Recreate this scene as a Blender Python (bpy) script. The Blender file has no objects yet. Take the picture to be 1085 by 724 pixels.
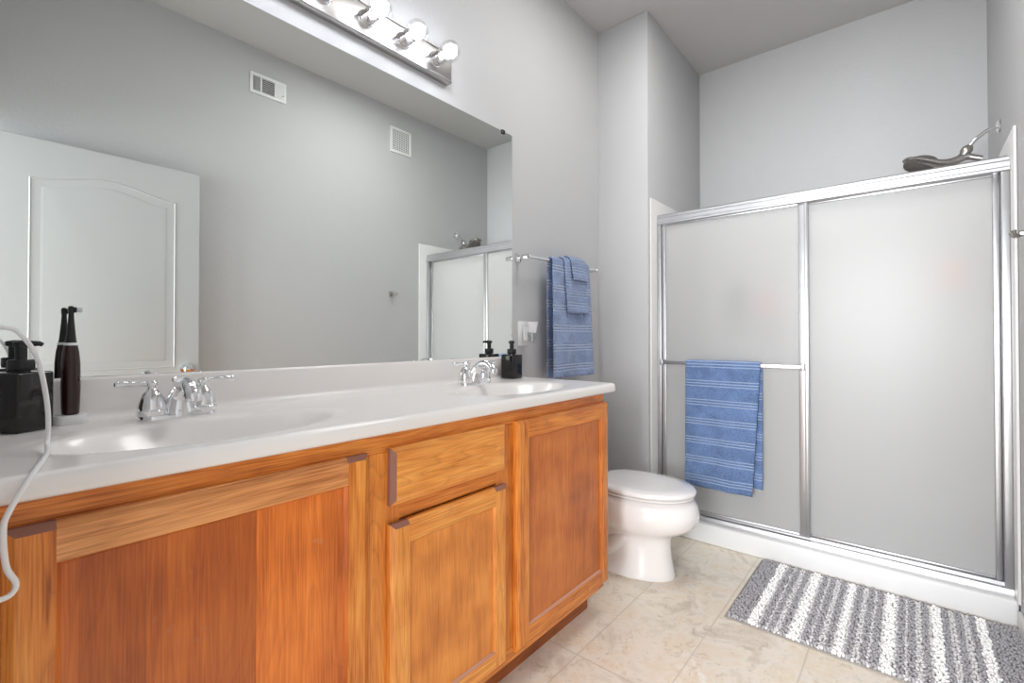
import bpy, bmesh, math, random
from mathutils import Vector, Matrix, noise
random.seed(7)
S = bpy.context.scene
COL = S.collection
PI = math.pi

# ------------------------------------------------------------------ camera
IW, IH = 1085.0, 724.0
F_PX, YAW, PITCH, ROLL, CY = 500.739, 40.1432, 0.5675, -0.0188, 351.799
a, p, r = math.radians(YAW), math.radians(PITCH), math.radians(ROLL)
fw = Vector((math.cos(a)*math.cos(p), math.sin(a)*math.cos(p), math.sin(p)))
rt = Vector((math.sin(a), -math.cos(a), 0))
up = rt.cross(fw)
rt, up = rt*math.cos(r)+up*math.sin(r), up*math.cos(r)-rt*math.sin(r)
cam = bpy.data.cameras.new('camera')
cam.sensor_fit = 'HORIZONTAL'; cam.sensor_width = 36
cam.lens = 36*F_PX/IW
cam.shift_y = -(IH/2-CY)/IW
cam.clip_start = 0.01
camo = bpy.data.objects.new('camera', cam); COL.objects.link(camo)
m = Matrix((rt, up, -fw)).transposed().to_4x4(); m.translation = (0, 0, 1.10)
camo.matrix_world = m
S.camera = camo

# ------------------------------------------------------------------ light, exposure
EXPOSURE = -0.18
BULB = 36.0
DOOR_W = 36.0
FAR_FILL_W = 330.0
CEIL_W = 19.0
ZC = 2.953             # ceiling
WORLD = 0.8
w = bpy.data.worlds.new('world'); S.world = w; w.use_nodes = True
bg = w.node_tree.nodes['Background']; bg.inputs[0].default_value = (0.95, 0.97, 1, 1); bg.inputs[1].default_value = WORLD
S.view_settings.view_transform = 'Standard'; S.view_settings.look = 'None'
S.view_settings.gamma = 1; S.view_settings.use_curve_mapping = False
S.view_settings.exposure = EXPOSURE
S.cycles.use_denoising = True
S.cycles.max_bounces = 12; S.cycles.diffuse_bounces = 6; S.cycles.glossy_bounces = 6
S.cycles.transmission_bounces = 8; S.cycles.transparent_max_bounces = 12
S.cycles.sample_clamp_indirect = 8
S.cycles.caustics_reflective = True

def area(name, loc, rot, sx, sy, power, col=(1, 1, 1)):
    l = bpy.data.lights.new(name, 'AREA'); l.shape = 'RECTANGLE'; l.size = sx; l.size_y = sy
    l.energy = power; l.color = col
    o = bpy.data.objects.new(name, l); COL.objects.link(o); o.location = loc; o.rotation_euler = rot
    return o
# added soft fill beyond the doorway behind the camera, source unseen
area('doorway_fill', (-0.75, 0.16, 1.25), (0, -PI/2, 0), 2.2, 1.3, DOOR_W, (.96, .98, 1))
# second added fill further back, throwing light through the doorway to the shower
area('far_fill', (-3.2, 0.15, 1.5), (0, -PI/2, 0), 1.8, 1.6, FAR_FILL_W, (.95, .975, 1))
# added overhead fill to brighten floor and shower; no lamp is modelled there
area('overhead_fill', (1.85, 0.55, ZC-.02), (0, 0, 0), 0.6, 0.6, CEIL_W, (1, .985, .97))

# ------------------------------------------------------------------ dimensions
YM = 1.4477            # mirror wall
YO = -0.309            # opposite wall
XL = -0.06             # wall behind the camera
XC, YC = 2.5335, 1.131  # corner block beside the shower
XB = 3.406             # shower back wall
ZT = 0.912             # counter top

# ------------------------------------------------------------------ materials
def mat(name):
    m = bpy.data.materials.new(name); m.use_nodes = True
    nt = m.node_tree
    return m, nt, nt.nodes['Principled BSDF']
def N(nt, t, **kw):
    n = nt.nodes.new(t)
    for k, v in kw.items():
        if k.startswith('i_'): n.inputs[k[2:].replace('_', ' ')].default_value = v
        else: setattr(n, k, v)
    return n
def srgb(r, g, b):
    f = lambda c: (c/255/12.92 if c/255 <= .04045 else ((c/255+.055)/1.055)**2.4)
    return (f(r), f(g), f(b), 1)
def simple(name, col, rough=.5, metal=0, spec=.5, coat=0, bump=None):
    m, nt, b = mat(name)
    b.inputs['Base Color'].default_value = col; b.inputs['Roughness'].default_value = rough
    b.inputs['Metallic'].default_value = metal; b.inputs['Specular IOR Level'].default_value = spec
    b.inputs['Coat Weight'].default_value = coat
    tc = N(nt, 'ShaderNodeTexCoord')
    if bump:
        sc, st, dist = bump
        no = N(nt, 'ShaderNodeTexNoise', i_Scale=sc, i_Detail=3.0)
        nt.links.new(tc.outputs['Object'], no.inputs['Vector'])
        bp = N(nt, 'ShaderNodeBump', i_Strength=st, i_Distance=dist)
        nt.links.new(no.outputs['Fac'], bp.inputs['Height']); nt.links.new(bp.outputs['Normal'], b.inputs['Normal'])
    else:   # faint procedural roughness variation
        no = N(nt, 'ShaderNodeTexNoise', i_Scale=30.0, i_Detail=2.0)
        nt.links.new(tc.outputs['Object'], no.inputs['Vector'])
        mr = N(nt, 'ShaderNodeMapRange'); mr.inputs['To Min'].default_value = max(0, rough*.9); mr.inputs['To Max'].default_value = min(1, rough*1.1)
        nt.links.new(no.outputs['Fac'], mr.inputs['Value']); nt.links.new(mr.outputs['Result'], b.inputs['Roughness'])
    return m

M_WALL = simple('wall_paint', (.54, .543, .548, 1), .75, spec=.25, bump=(55, .35, .004))
M_CEIL = simple('ceiling_paint', (.54, .53, .52, 1), .85, spec=.2, bump=(60, .3, .003))
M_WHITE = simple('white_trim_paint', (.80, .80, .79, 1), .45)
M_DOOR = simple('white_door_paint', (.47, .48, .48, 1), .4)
M_SURR = simple('white_acrylic', (.74, .74, .735, 1), .25)
M_COUNTER = simple('cultured_marble', (.84, .81, .785, 1), .24, coat=.15)
M_PORC = simple('porcelain', (.86, .84, .83, 1), .08, coat=.5)
M_CHROME = simple('chrome', (.86, .86, .87, 1), .06, metal=1)
M_ALU = simple('satin_aluminium', (.52, .52, .53, 1), .40, metal=1)
M_NICKEL = simple('brushed_nickel', (.42, .40, .38, 1), .32, metal=1)
M_PLATE = simple('satin_nickel_plate', (.50, .49, .48, 1), .30, metal=1)
M_BLACK = simple('black_plastic', (.008, .008, .009, 1), .3)
M_AMBER = simple('dark_bottle_glass', (.006, .004, .0035, 1), .05, spec=.5)
M_BRUSH = simple('dark_brown_plastic', (.03, .012, .009, 1), .22)
M_WPLAS = simple('white_plastic', (.82, .82, .82, 1), .35)
M_BRISTLE = simple('bristle', (.8, .82, .85, 1), .6)
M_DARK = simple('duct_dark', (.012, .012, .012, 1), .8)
M_GROUT = simple('caulk', (.75, .74, .72, 1), .6)
M_ORANGE = simple('orange_plastic', srgb(240, 140, 50), .4)
M_PEACH = simple('peach_plastic', srgb(230, 130, 75), .4)
M_GREYB = simple('grey_plastic', srgb(40, 44, 55), .4)
M_WORN = simple('worn_purple_brown_edge', srgb(146, 98, 82), .55, bump=(90, .5, .002))
M_WORNL = simple('worn_pale_edge', srgb(196, 146, 124), .6, bump=(90, .5, .002))
M_SPRAY = simple('shower_spray_face', (.16, .15, .14, 1), .45, metal=.6, bump=(260, 1, .004))

def make_mirror():
    m, nt, b = mat('mirror_silver')
    b.inputs['Base Color'].default_value = (.90, .935, .915, 1); b.inputs['Metallic'].default_value = 1; b.inputs['Roughness'].default_value = 0.0
    return m
M_MIRROR = make_mirror()

def wood(name, axis, light, mid, dark, seed=0.0, scale=1.0, planks=None, rough=.36, amp=(.5, .5, .3), figure=.9, wear=.55):
    """honey oak: long streaks along the grain axis, fine pores"""
    gn = lambda c: (min(1, c[0]*1.14), min(1, c[1]*1.12), c[2]*.98, 1)
    light, mid, dark = gn(light), gn(mid), gn(dark)
    m, nt, b = mat(name)
    L = nt.links.new
    tc = N(nt, 'ShaderNodeTexCoord')
    mp = N(nt, 'ShaderNodeMapping')
    s = {'x': (2.2, 26, 26), 'z': (26, 26, 2.2)}[axis]
    mp.inputs['Scale'].default_value = tuple(v*scale for v in s); mp.inputs['Location'].default_value = (seed*3.7, seed*1.3, seed*2.1)
    L(tc.outputs['Object'], mp.inputs['Vector'])
    n1 = N(nt, 'ShaderNodeTexNoise', i_Scale=1.0, i_Detail=4.0, i_Roughness=.6, i_Distortion=.6)
    L(mp.outputs['Vector'], n1.inputs['Vector'])
    mp2 = N(nt, 'ShaderNodeMapping')
    s2 = {'x': (9, 330, 330), 'z': (330, 330, 9)}[axis]
    mp2.inputs['Scale'].default_value = s2
    L(tc.outputs['Object'], mp2.inputs['Vector'])
    n2 = N(nt, 'ShaderNodeTexNoise', i_Scale=1.0, i_Detail=2.0)
    L(mp2.outputs['Vector'], n2.inputs['Vector'])
    # blotchy stain
    n3 = N(nt, 'ShaderNodeTexNoise', i_Scale=7.0, i_Detail=2.0)
    L(tc.outputs['Object'], n3.inputs['Vector'])
    mx = N(nt, 'ShaderNodeMath', operation='MULTIPLY_ADD'); mx.inputs[1].default_value = amp[0]
    L(n2.outputs['Fac'], mx.inputs[0])
    mm = N(nt, 'ShaderNodeMath', operation='MULTIPLY_ADD'); mm.inputs[1].default_value = amp[1]
    L(n1.outputs['Fac'], mm.inputs[0])
    m3 = N(nt, 'ShaderNodeMath', operation='MULTIPLY'); m3.inputs[1].default_value = amp[2]
    L(n3.outputs['Fac'], m3.inputs[0]); L(m3.outputs[0], mm.inputs[2]); L(mm.outputs[0], mx.inputs[2])
    cr = N(nt, 'ShaderNodeValToRGB')
    e = cr.color_ramp.elements
    e[0].position = .46; e[0].color = dark
    e[1].position = .80; e[1].color = light
    x = e.new(.62); x.color = mid
    L(mx.outputs[0], cr.inputs['Fac'])
    out = cr.outputs['Color']
    # growth-ring figure: contour lines of a broad field stretched along the grain
    mp3 = N(nt, 'ShaderNodeMapping'); mp3.inputs['Scale'].default_value = {'x': (1.1, 9, 9), 'z': (9, 9, 1.1)}[axis]
    mp3.inputs['Location'].default_value = (seed*1.9, seed*4.1, seed*.7)
    L(tc.outputs['Object'], mp3.inputs['Vector'])
    n5 = N(nt, 'ShaderNodeTexNoise', i_Scale=1.0, i_Detail=1.5, i_Distortion=.4); L(mp3.outputs['Vector'], n5.inputs['Vector'])
    rg = N(nt, 'ShaderNodeMath', operation='MULTIPLY'); rg.inputs[1].default_value = 22; L(n5.outputs['Fac'], rg.inputs[0])
    rf_ = N(nt, 'ShaderNodeMath', operation='FRACT'); L(rg.outputs[0], rf_.inputs[0])
    rr_ = N(nt, 'ShaderNodeValToRGB'); el = rr_.color_ramp.elements
    el[0].position = 0; el[0].color = (.80, .76, .70, 1); el[1].position = 1; el[1].color = (.93, .91, .88, 1)
    q = el.new(.22); q.color = (1.05, 1.05, 1.05, 1)
    L(rf_.outputs[0], rr_.inputs['Fac'])
    mr_ = N(nt, 'ShaderNodeMix', data_type='RGBA', blend_type='MULTIPLY'); mr_.inputs['Factor'].default_value = figure
    L(out, mr_.inputs['A']); L(rr_.outputs['Color'], mr_.inputs['B']); out = mr_.outputs['Result']
    # patches where the finish has worn thin
    n6 = N(nt, 'ShaderNodeTexNoise', i_Scale=13.0, i_Detail=5.0, i_Roughness=.7); L(tc.outputs['Object'], n6.inputs['Vector'])
    wr = N(nt, 'ShaderNodeMapRange'); wr.inputs['From Min'].default_value = .64; wr.inputs['From Max'].default_value = .74; wr.inputs['To Max'].default_value = wear
    L(n6.outputs['Fac'], wr.inputs['Value'])
    mw = N(nt, 'ShaderNodeMix', data_type='RGBA'); L(wr.outputs['Result'], mw.inputs['Factor']); L(out, mw.inputs['A']); mw.inputs['B'].default_value = srgb(188, 132, 100); out = mw.outputs['Result']
    if planks:      # glued-up boards: each board has its own tone (colour of the boards themselves)
        x0, x1, stops = planks
        sp = N(nt, 'ShaderNodeSeparateXYZ'); L(tc.outputs['Object'], sp.inputs[0])
        mr = N(nt, 'ShaderNodeMapRange'); mr.inputs['From Min'].default_value = x0; mr.inputs['From Max'].default_value = x1
        L(sp.outputs['X'], mr.inputs['Value'])
        pr = N(nt, 'ShaderNodeValToRGB'); pr.color_ramp.interpolation = 'CONSTANT'
        el = pr.color_ramp.elements
        el[0].position = 0; el[0].color = (*stops[0][1], 1); el[1].position = stops[1][0]; el[1].color = (*stops[1][1], 1)
        for ps, c in stops[2:]:
            q = el.new(ps); q.color = (*c, 1)
        L(mr.outputs['Result'], pr.inputs['Fac'])
        mu = N(nt, 'ShaderNodeMix', data_type='RGBA', blend_type='MULTIPLY'); mu.inputs['Factor'].default_value = 1
        L(out, mu.inputs['A']); L(pr.outputs['Color'], mu.inputs['B']); out = mu.outputs['Result']
    L(out, b.inputs['Base Color'])
    b.inputs['Roughness'].default_value = rough; b.inputs['Coat Weight'].default_value = .12; b.inputs['Coat Roughness'].default_value = .3
    bp = N(nt, 'ShaderNodeBump', i_Strength=.25, i_Distance=.0015)
    L(n2.outputs['Fac'], bp.inputs['Height']); L(bp.outputs['Normal'], b.inputs['Normal'])
    return m
HL, HM, HD = srgb(226, 152, 72), srgb(203, 118, 44), srgb(150, 74, 20)
LL, LM, LD = srgb(234, 166, 90), srgb(216, 138, 62), srgb(174, 96, 34)
M_WX = wood('oak_grain_horizontal', 'x', HL, HM, HD, 1)
M_WZ = wood('oak_grain_vertical', 'z', HL, HM, HD, 2)
M_LX = wood('pale_oak_grain_horizontal', 'x', LL, LM, LD, 3)
M_LZ = wood('pale_oak_grain_vertical', 'z', LL, LM, LD, 4)
M_RX = wood('pinkish_oak_grain_horizontal', 'x', srgb(222, 160, 108), srgb(200, 134, 82), srgb(165, 98, 52), 5)
M_P1 = wood('panel_of_boards', 'z', srgb(206, 120, 50), srgb(186, 98, 34), srgb(152, 74, 20), 6, .8,
            (0.09-.84, .56-.84, [(0, (.98, .95, .92)), (.07, (.80, .72, .62)), (.24, (.90, .84, .76)), (.42, (.80, .72, .64)), (.59, (1.26, 1.26, 1.2)), (.86, (1.14, 1.12, 1.05))]), amp=(.42, .42, .42), figure=.6)
M_P2 = wood('figured_panel', 'z', srgb(234, 162, 86), srgb(220, 140, 64), srgb(184, 106, 42), 7, .45, amp=(.26, .42, .50), figure=.45)
M_P3 = wood('plain_panel', 'z', srgb(212, 132, 64), srgb(190, 106, 44), srgb(152, 78, 26), 8, .5, amp=(.30, .44, .5), figure=.4)
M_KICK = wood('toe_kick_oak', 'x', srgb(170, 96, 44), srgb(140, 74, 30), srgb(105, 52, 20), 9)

def tile_mat():
    m, nt, b = mat('stone_look_tile')
    L = nt.links.new
    tc = N(nt, 'ShaderNodeTexCoord')
    sp = N(nt, 'ShaderNodeSeparateXYZ'); L(tc.outputs['Object'], sp.inputs[0])
    def linedist(sock, off, period):
        ad = N(nt, 'ShaderNodeMath', operation='SUBTRACT'); L(sp.outputs[sock], ad.inputs[0]); ad.inputs[1].default_value = off
        md = N(nt, 'ShaderNodeMath', operation='PINGPONG'); L(ad.outputs[0], md.inputs[0]); md.inputs[1].default_value = period/2
        return md.outputs[0]
    dx, dy = linedist('X', 1.403, 1.22), linedist('Y', .585, .3035)
    mn = N(nt, 'ShaderNodeMath', operation='MINIMUM'); L(dx, mn.inputs[0]); L(dy, mn.inputs[1])
    line = N(nt, 'ShaderNodeMapRange', interpolation_type='SMOOTHSTEP'); L(mn.outputs[0], line.inputs['Value'])
    line.inputs['From Min'].default_value = .001; line.inputs['From Max'].default_value = .0032
    n1 = N(nt, 'ShaderNodeTexNoise', i_Scale=5.5, i_Detail=6.0, i_Roughness=.65, i_Distortion=.9)
    L(tc.outputs['Object'], n1.inputs['Vector'])
    cr = N(nt, 'ShaderNodeValToRGB'); e = cr.color_ramp.elements
    e[0].position = .30; e[0].color = srgb(204, 192, 176); e[1].position = .72; e[1].color = srgb(240, 235, 226)
    for q, c in ((.42, srgb(220, 209, 193)), (.50, srgb(232, 224, 211)), (.60, srgb(228, 213, 192))):
        x = e.new(q); x.color = c
    L(n1.outputs['Fac'], cr.inputs['Fac'])
    n2 = N(nt, 'ShaderNodeTexNoise', i_Scale=26.0, i_Detail=5.0, i_Roughness=.7, i_Distortion=1.2)
    L(tc.outputs['Object'], n2.inputs['Vector'])
    c2 = N(nt, 'ShaderNodeValToRGB'); e = c2.color_ramp.elements
    e[0].position = .33; e[0].color = (.76, .71, .64, 1); e[1].position = .46; e[1].color = (1, 1, 1, 1)
    L(n2.outputs['Fac'], c2.inputs['Fac'])
    mu = N(nt, 'ShaderNodeMix', data_type='RGBA', blend_type='MULTIPLY'); mu.inputs['Factor'].default_value = .8
    L(cr.outputs['Color'], mu.inputs['A']); L(c2.outputs['Color'], mu.inputs['B'])
    mg = N(nt, 'ShaderNodeMix', data_type='RGBA'); L(line.outputs['Result'], mg.inputs['Factor'])
    mg.inputs['A'].default_value = srgb(205, 195, 180); L(mu.outputs['Result'], mg.inputs['B'])
    L(mg.outputs['Result'], b.inputs['Base Color'])
    b.inputs['Roughness'].default_value = .38
    bp = N(nt, 'ShaderNodeBump', i_Strength=.4, i_Distance=.002); L(line.outputs['Result'], bp.inputs['Height']); L(bp.outputs['Normal'], b.inputs['Normal'])
    return m
M_TILE = tile_mat()

def towel_mat(name, period, offset, base, stripe):
    m, nt, b = mat(name)
    L = nt.links.new
    uv = N(nt, 'ShaderNodeUVMap')
    sp = N(nt, 'ShaderNodeSeparateXYZ'); L(uv.outputs[0], sp.inputs[0])
    ad = N(nt, 'ShaderNodeMath', operation='ADD'); L(sp.outputs['Y'], ad.inputs[0]); ad.inputs[1].default_value = offset
    md = N(nt, 'ShaderNodeMath', operation='FLOORED_MODULO'); L(ad.outputs[0], md.inputs[0]); md.inputs[1].default_value = period
    acc = None
    for c in (.012, .026, .040):
        s = N(nt, 'ShaderNodeMath', operation='SUBTRACT'); L(md.outputs[0], s.inputs[0]); s.inputs[1].default_value = c
        ab = N(nt, 'ShaderNodeMath', operation='ABSOLUTE'); L(s.outputs[0], ab.inputs[0])
        mr = N(nt, 'ShaderNodeMapRange'); L(ab.outputs[0], mr.inputs['Value'])
        mr.inputs['From Min'].default_value = .0016; mr.inputs['From Max'].default_value = .0046
        mr.inputs['To Min'].default_value = 1; mr.inputs['To Max'].default_value = 0
        if acc is None: acc = mr.outputs['Result']
        else:
            mx = N(nt, 'ShaderNodeMath', operation='MAXIMUM'); L(acc, mx.inputs[0]); L(mr.outputs['Result'], mx.inputs[1]); acc = mx.outputs[0]
    tc = N(nt, 'ShaderNodeTexCoord')
    no = N(nt, 'ShaderNodeTexNoise', i_Scale=120.0, i_Detail=2.0); L(tc.outputs['Object'], no.inputs['Vector'])
    n2 = N(nt, 'ShaderNodeTexNoise', i_Scale=14.0, i_Detail=2.0); L(tc.outputs['Object'], n2.inputs['Vector'])
    ad2 = N(nt, 'ShaderNodeMath', operation='ADD'); L(no.outputs['Fac'], ad2.inputs[0]); L(n2.outputs['Fac'], ad2.inputs[1])
    cr = N(nt, 'ShaderNodeValToRGB'); e = cr.color_ramp.elements
    e[0].position = .25; e[0].color = tuple(c*.5 for c in base[:3])+(1,); e[1].position = .75; e[1].color = tuple(c*1.3 for c in base[:3])+(1,)
    hf = N(nt, 'ShaderNodeMath', operation='MULTIPLY'); L(ad2.outputs[0], hf.inputs[0]); hf.inputs[1].default_value = .5
    L(hf.outputs[0], cr.inputs['Fac'])
    mxc = N(nt, 'ShaderNodeMix', data_type='RGBA'); L(acc, mxc.inputs['Factor']); L(cr.outputs['Color'], mxc.inputs['A']); mxc.inputs['B'].default_value = stripe
    L(mxc.outputs['Result'], b.inputs['Base Color'])
    b.inputs['Roughness'].default_value = .95; b.inputs['Specular IOR Level'].default_value = .1
    b.inputs['Sheen Weight'].default_value = .25
    hh = N(nt, 'ShaderNodeMath', operation='MULTIPLY_ADD'); L(acc, hh.inputs[0]); hh.inputs[1].default_value = -.6; L(no.outputs['Fac'], hh.inputs[2])
    bp = N(nt, 'ShaderNodeBump', i_Strength=1.0, i_Distance=.006); L(hh.outputs[0], bp.inputs['Height']); L(bp.outputs['Normal'], b.inputs['Normal'])
    return m
TB, TS = srgb(104, 128, 170), srgb(150, 170, 205)
M_TOWEL = towel_mat('blue_terry_towel', .101, .066, TB, TS)
M_TOWEL2 = towel_mat('blue_terry_wall_towel', .100, .05, srgb(140, 158, 194), srgb(178, 192, 220))
M_WASH = towel_mat('blue_terry_washcloth', .060, .0, srgb(140, 158, 194), srgb(160, 177, 208))

def frosted():
    m, nt, b = mat('frosted_glass')
    L = nt.links.new
    out = nt.nodes['Material Output']; nt.nodes.remove(b)
    tc = N(nt, 'ShaderNodeTexCoord')
    no = N(nt, 'ShaderNodeTexNoise', i_Scale=220.0, i_Detail=2.0); L(tc.outputs['Object'], no.inputs['Vector'])
    bp = N(nt, 'ShaderNodeBump', i_Strength=.2, i_Distance=.001); L(no.outputs['Fac'], bp.inputs['Height'])
    g = N(nt, 'ShaderNodeBsdfGlass'); g.inputs['Roughness'].default_value = .30; g.inputs['IOR'].default_value = 1.35; g.inputs['Color'].default_value = (.97, .97, .97, 1)
    d = N(nt, 'ShaderNodeBsdfDiffuse'); d.inputs['Color'].default_value = (.78, .78, .775, 1)
    t = N(nt, 'ShaderNodeBsdfTranslucent'); t.inputs['Color'].default_value = (.80, .80, .795, 1)
    m1 = N(nt, 'ShaderNodeMixShader'); m1.inputs[0].default_value = .35; L(d.outputs[0], m1.inputs[1]); L(t.outputs[0], m1.inputs[2])
    m2 = N(nt, 'ShaderNodeMixShader'); m2.inputs[0].default_value = .48; L(g.outputs[0], m2.inputs[1]); L(m1.outputs[0], m2.inputs[2])
    L(bp.outputs['Normal'], g.inputs['Normal']); L(bp.outputs['Normal'], d.inputs['Normal'])
    L(m2.outputs[0], out.inputs['Surface'])
    return m
M_FROST = frosted()

def clear_thin(name, tint=(1, 1, 1, 1), base=.04):
    m, nt, b = mat(name)
    L = nt.links.new
    out = nt.nodes['Material Output']; nt.nodes.remove(b)
    t = N(nt, 'ShaderNodeBsdfTransparent'); t.inputs[0].default_value = tint
    g = N(nt, 'ShaderNodeBsdfGlossy'); g.inputs['Roughness'].default_value = .02
    lw = N(nt, 'ShaderNodeLayerWeight'); lw.inputs['Blend'].default_value = .25
    mr = N(nt, 'ShaderNodeMapRange'); mr.inputs['To Min'].default_value = base; mr.inputs['To Max'].default_value = .7
    L(lw.outputs['Facing'], mr.inputs['Value'])
    mx = N(nt, 'ShaderNodeMixShader'); L(mr.outputs['Result'], mx.inputs[0]); L(t.outputs[0], mx.inputs[1]); L(g.outputs[0], mx.inputs[2])
    L(mx.outputs[0], out.inputs['Surface'])
    return m
M_GLASS = clear_thin('clear_bulb_glass')
M_OIL = clear_thin('clear_refill_glass', (.86, .88, .88, 1), .1)

def emis(name, col, st):
    m, nt, b = mat(name)
    b.inputs['Emission Color'].default_value = col; b.inputs['Emission Strength'].default_value = st
    b.inputs['Base Color'].default_value = (1, 1, 1, 1)
    return m
M_GLOW = emis('glowing_filament', (.90, .92, 1.0, 1), BULB)

# ------------------------------------------------------------------ mesh helpers
class MB:
    def __init__(s): s.bm = bmesh.new(); s.mi = 0
    def _mark(s, fs):
        for f in fs: f.material_index = s.mi
    def box(s, x0, x1, y0, y1, z0, z1, bev=0, seg=2, M=None):
        vs = [s.bm.verts.new((x, y, z)) for x in (x0, x1) for y in (y0, y1) for z in (z0, z1)]
        idx = [(0, 1, 3, 2), (4, 6, 7, 5), (0, 4, 5, 1), (2, 3, 7, 6), (0, 2, 6, 4), (1, 5, 7, 3)]
        fs = [s.bm.faces.new([vs[i] for i in q]) for q in idx]
        s._mark(fs)
        allv = set(vs)
        if bev:
            es = list({e for f in fs for e in f.edges})
            rr = bmesh.ops.bevel(s.bm, geom=es, offset=bev, segments=seg, profile=.5, affect='EDGES', material=s.mi)
            allv = {v for f in rr['faces'] for v in f.verts} | {v for v in vs if v.is_valid}
        if M is not None:
            for v in allv: v.co = M @ v.co
        return s
    def rings(s, rings, cap0=True, cap1=True, closed=True):
        R = [[s.bm.verts.new(q) for q in ring] for ring in rings]
        n = len(R[0]); fs = []
        for i in range(len(R)-1):
            for j in range(n if closed else n-1):
                k = (j+1) % n
                fs.append(s.bm.faces.new((R[i][j], R[i][k], R[i+1][k], R[i+1][j])))
        if cap0: fs.append(s.bm.faces.new(list(reversed(R[0]))))
        if cap1: fs.append(s.bm.faces.new(R[-1]))
        s._mark(fs)
        return s
    def tube(s, pts, rad, seg=12, flat=None, cap=True):
        pts = [Vector(q) for q in pts]; n = len(pts)
        rads = rad if isinstance(rad, (list, tuple)) else [rad]*n
        t0 = (pts[1]-pts[0]).normalized()
        ref = Vector((0, 0, 1)) if abs(t0.z) < .9 else Vector((1, 0, 0))
        nn = t0.cross(ref).normalized(); out = []
        for i in range(n):
            t = (pts[min(i+1, n-1)]-pts[max(i-1, 0)]).normalized()
            nn = (nn-t*nn.dot(t)).normalized(); bb = t.cross(nn)
            fx = (flat[i] if isinstance(flat, list) else flat) if flat else 1
            out.append([pts[i]+(nn*math.cos(u)*fx+bb*math.sin(u))*rads[i] for u in [2*PI*k/seg for k in range(seg)]])
        return s.rings(out, cap, cap)
    def lathe(s, prof, c=(0, 0, 0), axis='z', seg=24, cap=True):
        c = Vector(c); out = []
        for rr, h in prof:
            ring = []
            for k in range(seg):
                u = 2*PI*k/seg; x, y = rr*math.cos(u), rr*math.sin(u)
                v = {'z': (x, y, h), 'y': (x, h, -y), 'x': (h, x, y)}[axis]
                ring.append(c+Vector(v))
            out.append(ring)
        return s.rings(out, cap, cap)
    def prism(s, poly, axis, a0, a1):
        """extrude a 2-D polygon along an axis"""
        def P(q, t): return {'x': (t, q[0], q[1]), 'y': (q[0], t, q[1]), 'z': (q[0], q[1], t)}[axis]
        return s.rings([[P(q, a0) for q in poly], [P(q, a1) for q in poly]])
def smoothpts(pts, n=8):
    P = [Vector(q) for q in pts]; P = [2*P[0]-P[1]]+P+[2*P[-1]-P[-2]]; out = []
    for i in range(1, len(P)-2):
        for k in range(n):
            t = k/n; a, b, c, d = P[i-1:i+3]
            out.append(.5*((2*b)+(c-a)*t+(2*a-5*b+4*c-d)*t*t+(3*b-a-3*c+d)*t**3))
    out.append(P[-2]); return out
def lerplist(v, n):
    out = []
    for i in range(len(v)-1):
        for k in range(n): out.append(v[i]+(v[i+1]-v[i])*k/n)
    return out+[v[-1]]

ORG = {}
def finish(o, label=None, cat=None, group=None, kind=None):
    if label: o['label'] = label
    if cat: o['category'] = cat
    if group: o['group'] = group
    if kind: o['kind'] = kind
    return o
def thing(name, loc, label, cat, group=None):
    o = bpy.data.objects.new(name, None); COL.objects.link(o); o.location = loc; o.empty_display_size = .05
    ORG[o] = Vector(loc)
    return finish(o, label, cat, group)
def obj(name, mb, mats, parent=None, org=None, angle=40, smooth=True, label=None, kind=None):
    """links the collected shapes (world coordinates) as one mesh object"""
    bm = mb.bm if isinstance(mb, MB) else mb
    o0 = ORG[parent] if parent is not None else Vector(org or (0, 0, 0))
    for v in bm.verts: v.co -= o0
    bmesh.ops.recalc_face_normals(bm, faces=bm.faces[:])
    me = bpy.data.meshes.new(name); bm.to_mesh(me); bm.free()
    for mm in (mats if isinstance(mats, (list, tuple)) else [mats]): me.materials.append(mm)
    if smooth:
        me.polygons.foreach_set('use_smooth', [True]*len(me.polygons)); me.set_sharp_from_angle(angle=math.radians(angle))
    o = bpy.data.objects.new(name, me); COL.objects.link(o)
    ORG[o] = o0
    if parent is not None: o.parent = parent
    else: o.location = o0
    return finish(o, label, kind=kind)
def copy_tree(o, parent=None):
    c = o.copy(); COL.objects.link(c); c.parent = parent
    for ch in list(o.children): copy_tree(ch, c)
    return c
def struct(name, mb, m, **k): return obj(name, mb, m, kind='structure', **k)

# ------------------------------------------------------------------ room shell
struct('floor', MB().box(-1.6, XB+.12, YO-.12, YM+.12, -.08, 0), M_TILE)
struct('ceiling', MB().box(XL-.12, XB+.12, YO-.12, YM+.12, ZC, ZC+.08), M_CEIL)
struct('wall_left', MB().box(XL-.12, XC, YM, YM+.12, 0, ZC), M_WALL)
struct('wall_corner', MB().box(XC, XB, YC, YM+.12, 0, ZC, .006, 2), M_WALL)
struct('wall_back', MB().box(XB, XB+.12, YO-.12, YM+.12, 0, ZC), M_WALL)
struct('wall_right', MB().box(XL-.12, XB, YO-.12, YO, 0, ZC), M_WALL)
DY0, DY1, DZ = YO+.045, .60, 2.06
wf = MB(); wf.box(XL-.12, XL, DY1, YM, 0, ZC); wf.box(XL-.12, XL, YO, DY0, 0, ZC); wf.box(XL-.12, XL, DY0, DY1, DZ, ZC)
struct('wall_front', wf, M_WALL)
tr = MB(); tr.box(XL-.125, XL+.012, DY1, DY1+.06, 0, DZ+.06, .004); tr.box(XL-.125, XL+.012, DY0, DY1, DZ, DZ+.06, .004)
struct('trim_1', tr, M_WHITE)
struct('baseboard_left', MB().box(1.70, XC-.002, YM-.012, YM, 0, .085, .004), M_WHITE)
struct('baseboard_corner', MB().box(XC-.012, XC, YC+.01, YM-.013, 0, .085, .004), M_WHITE)
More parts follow.
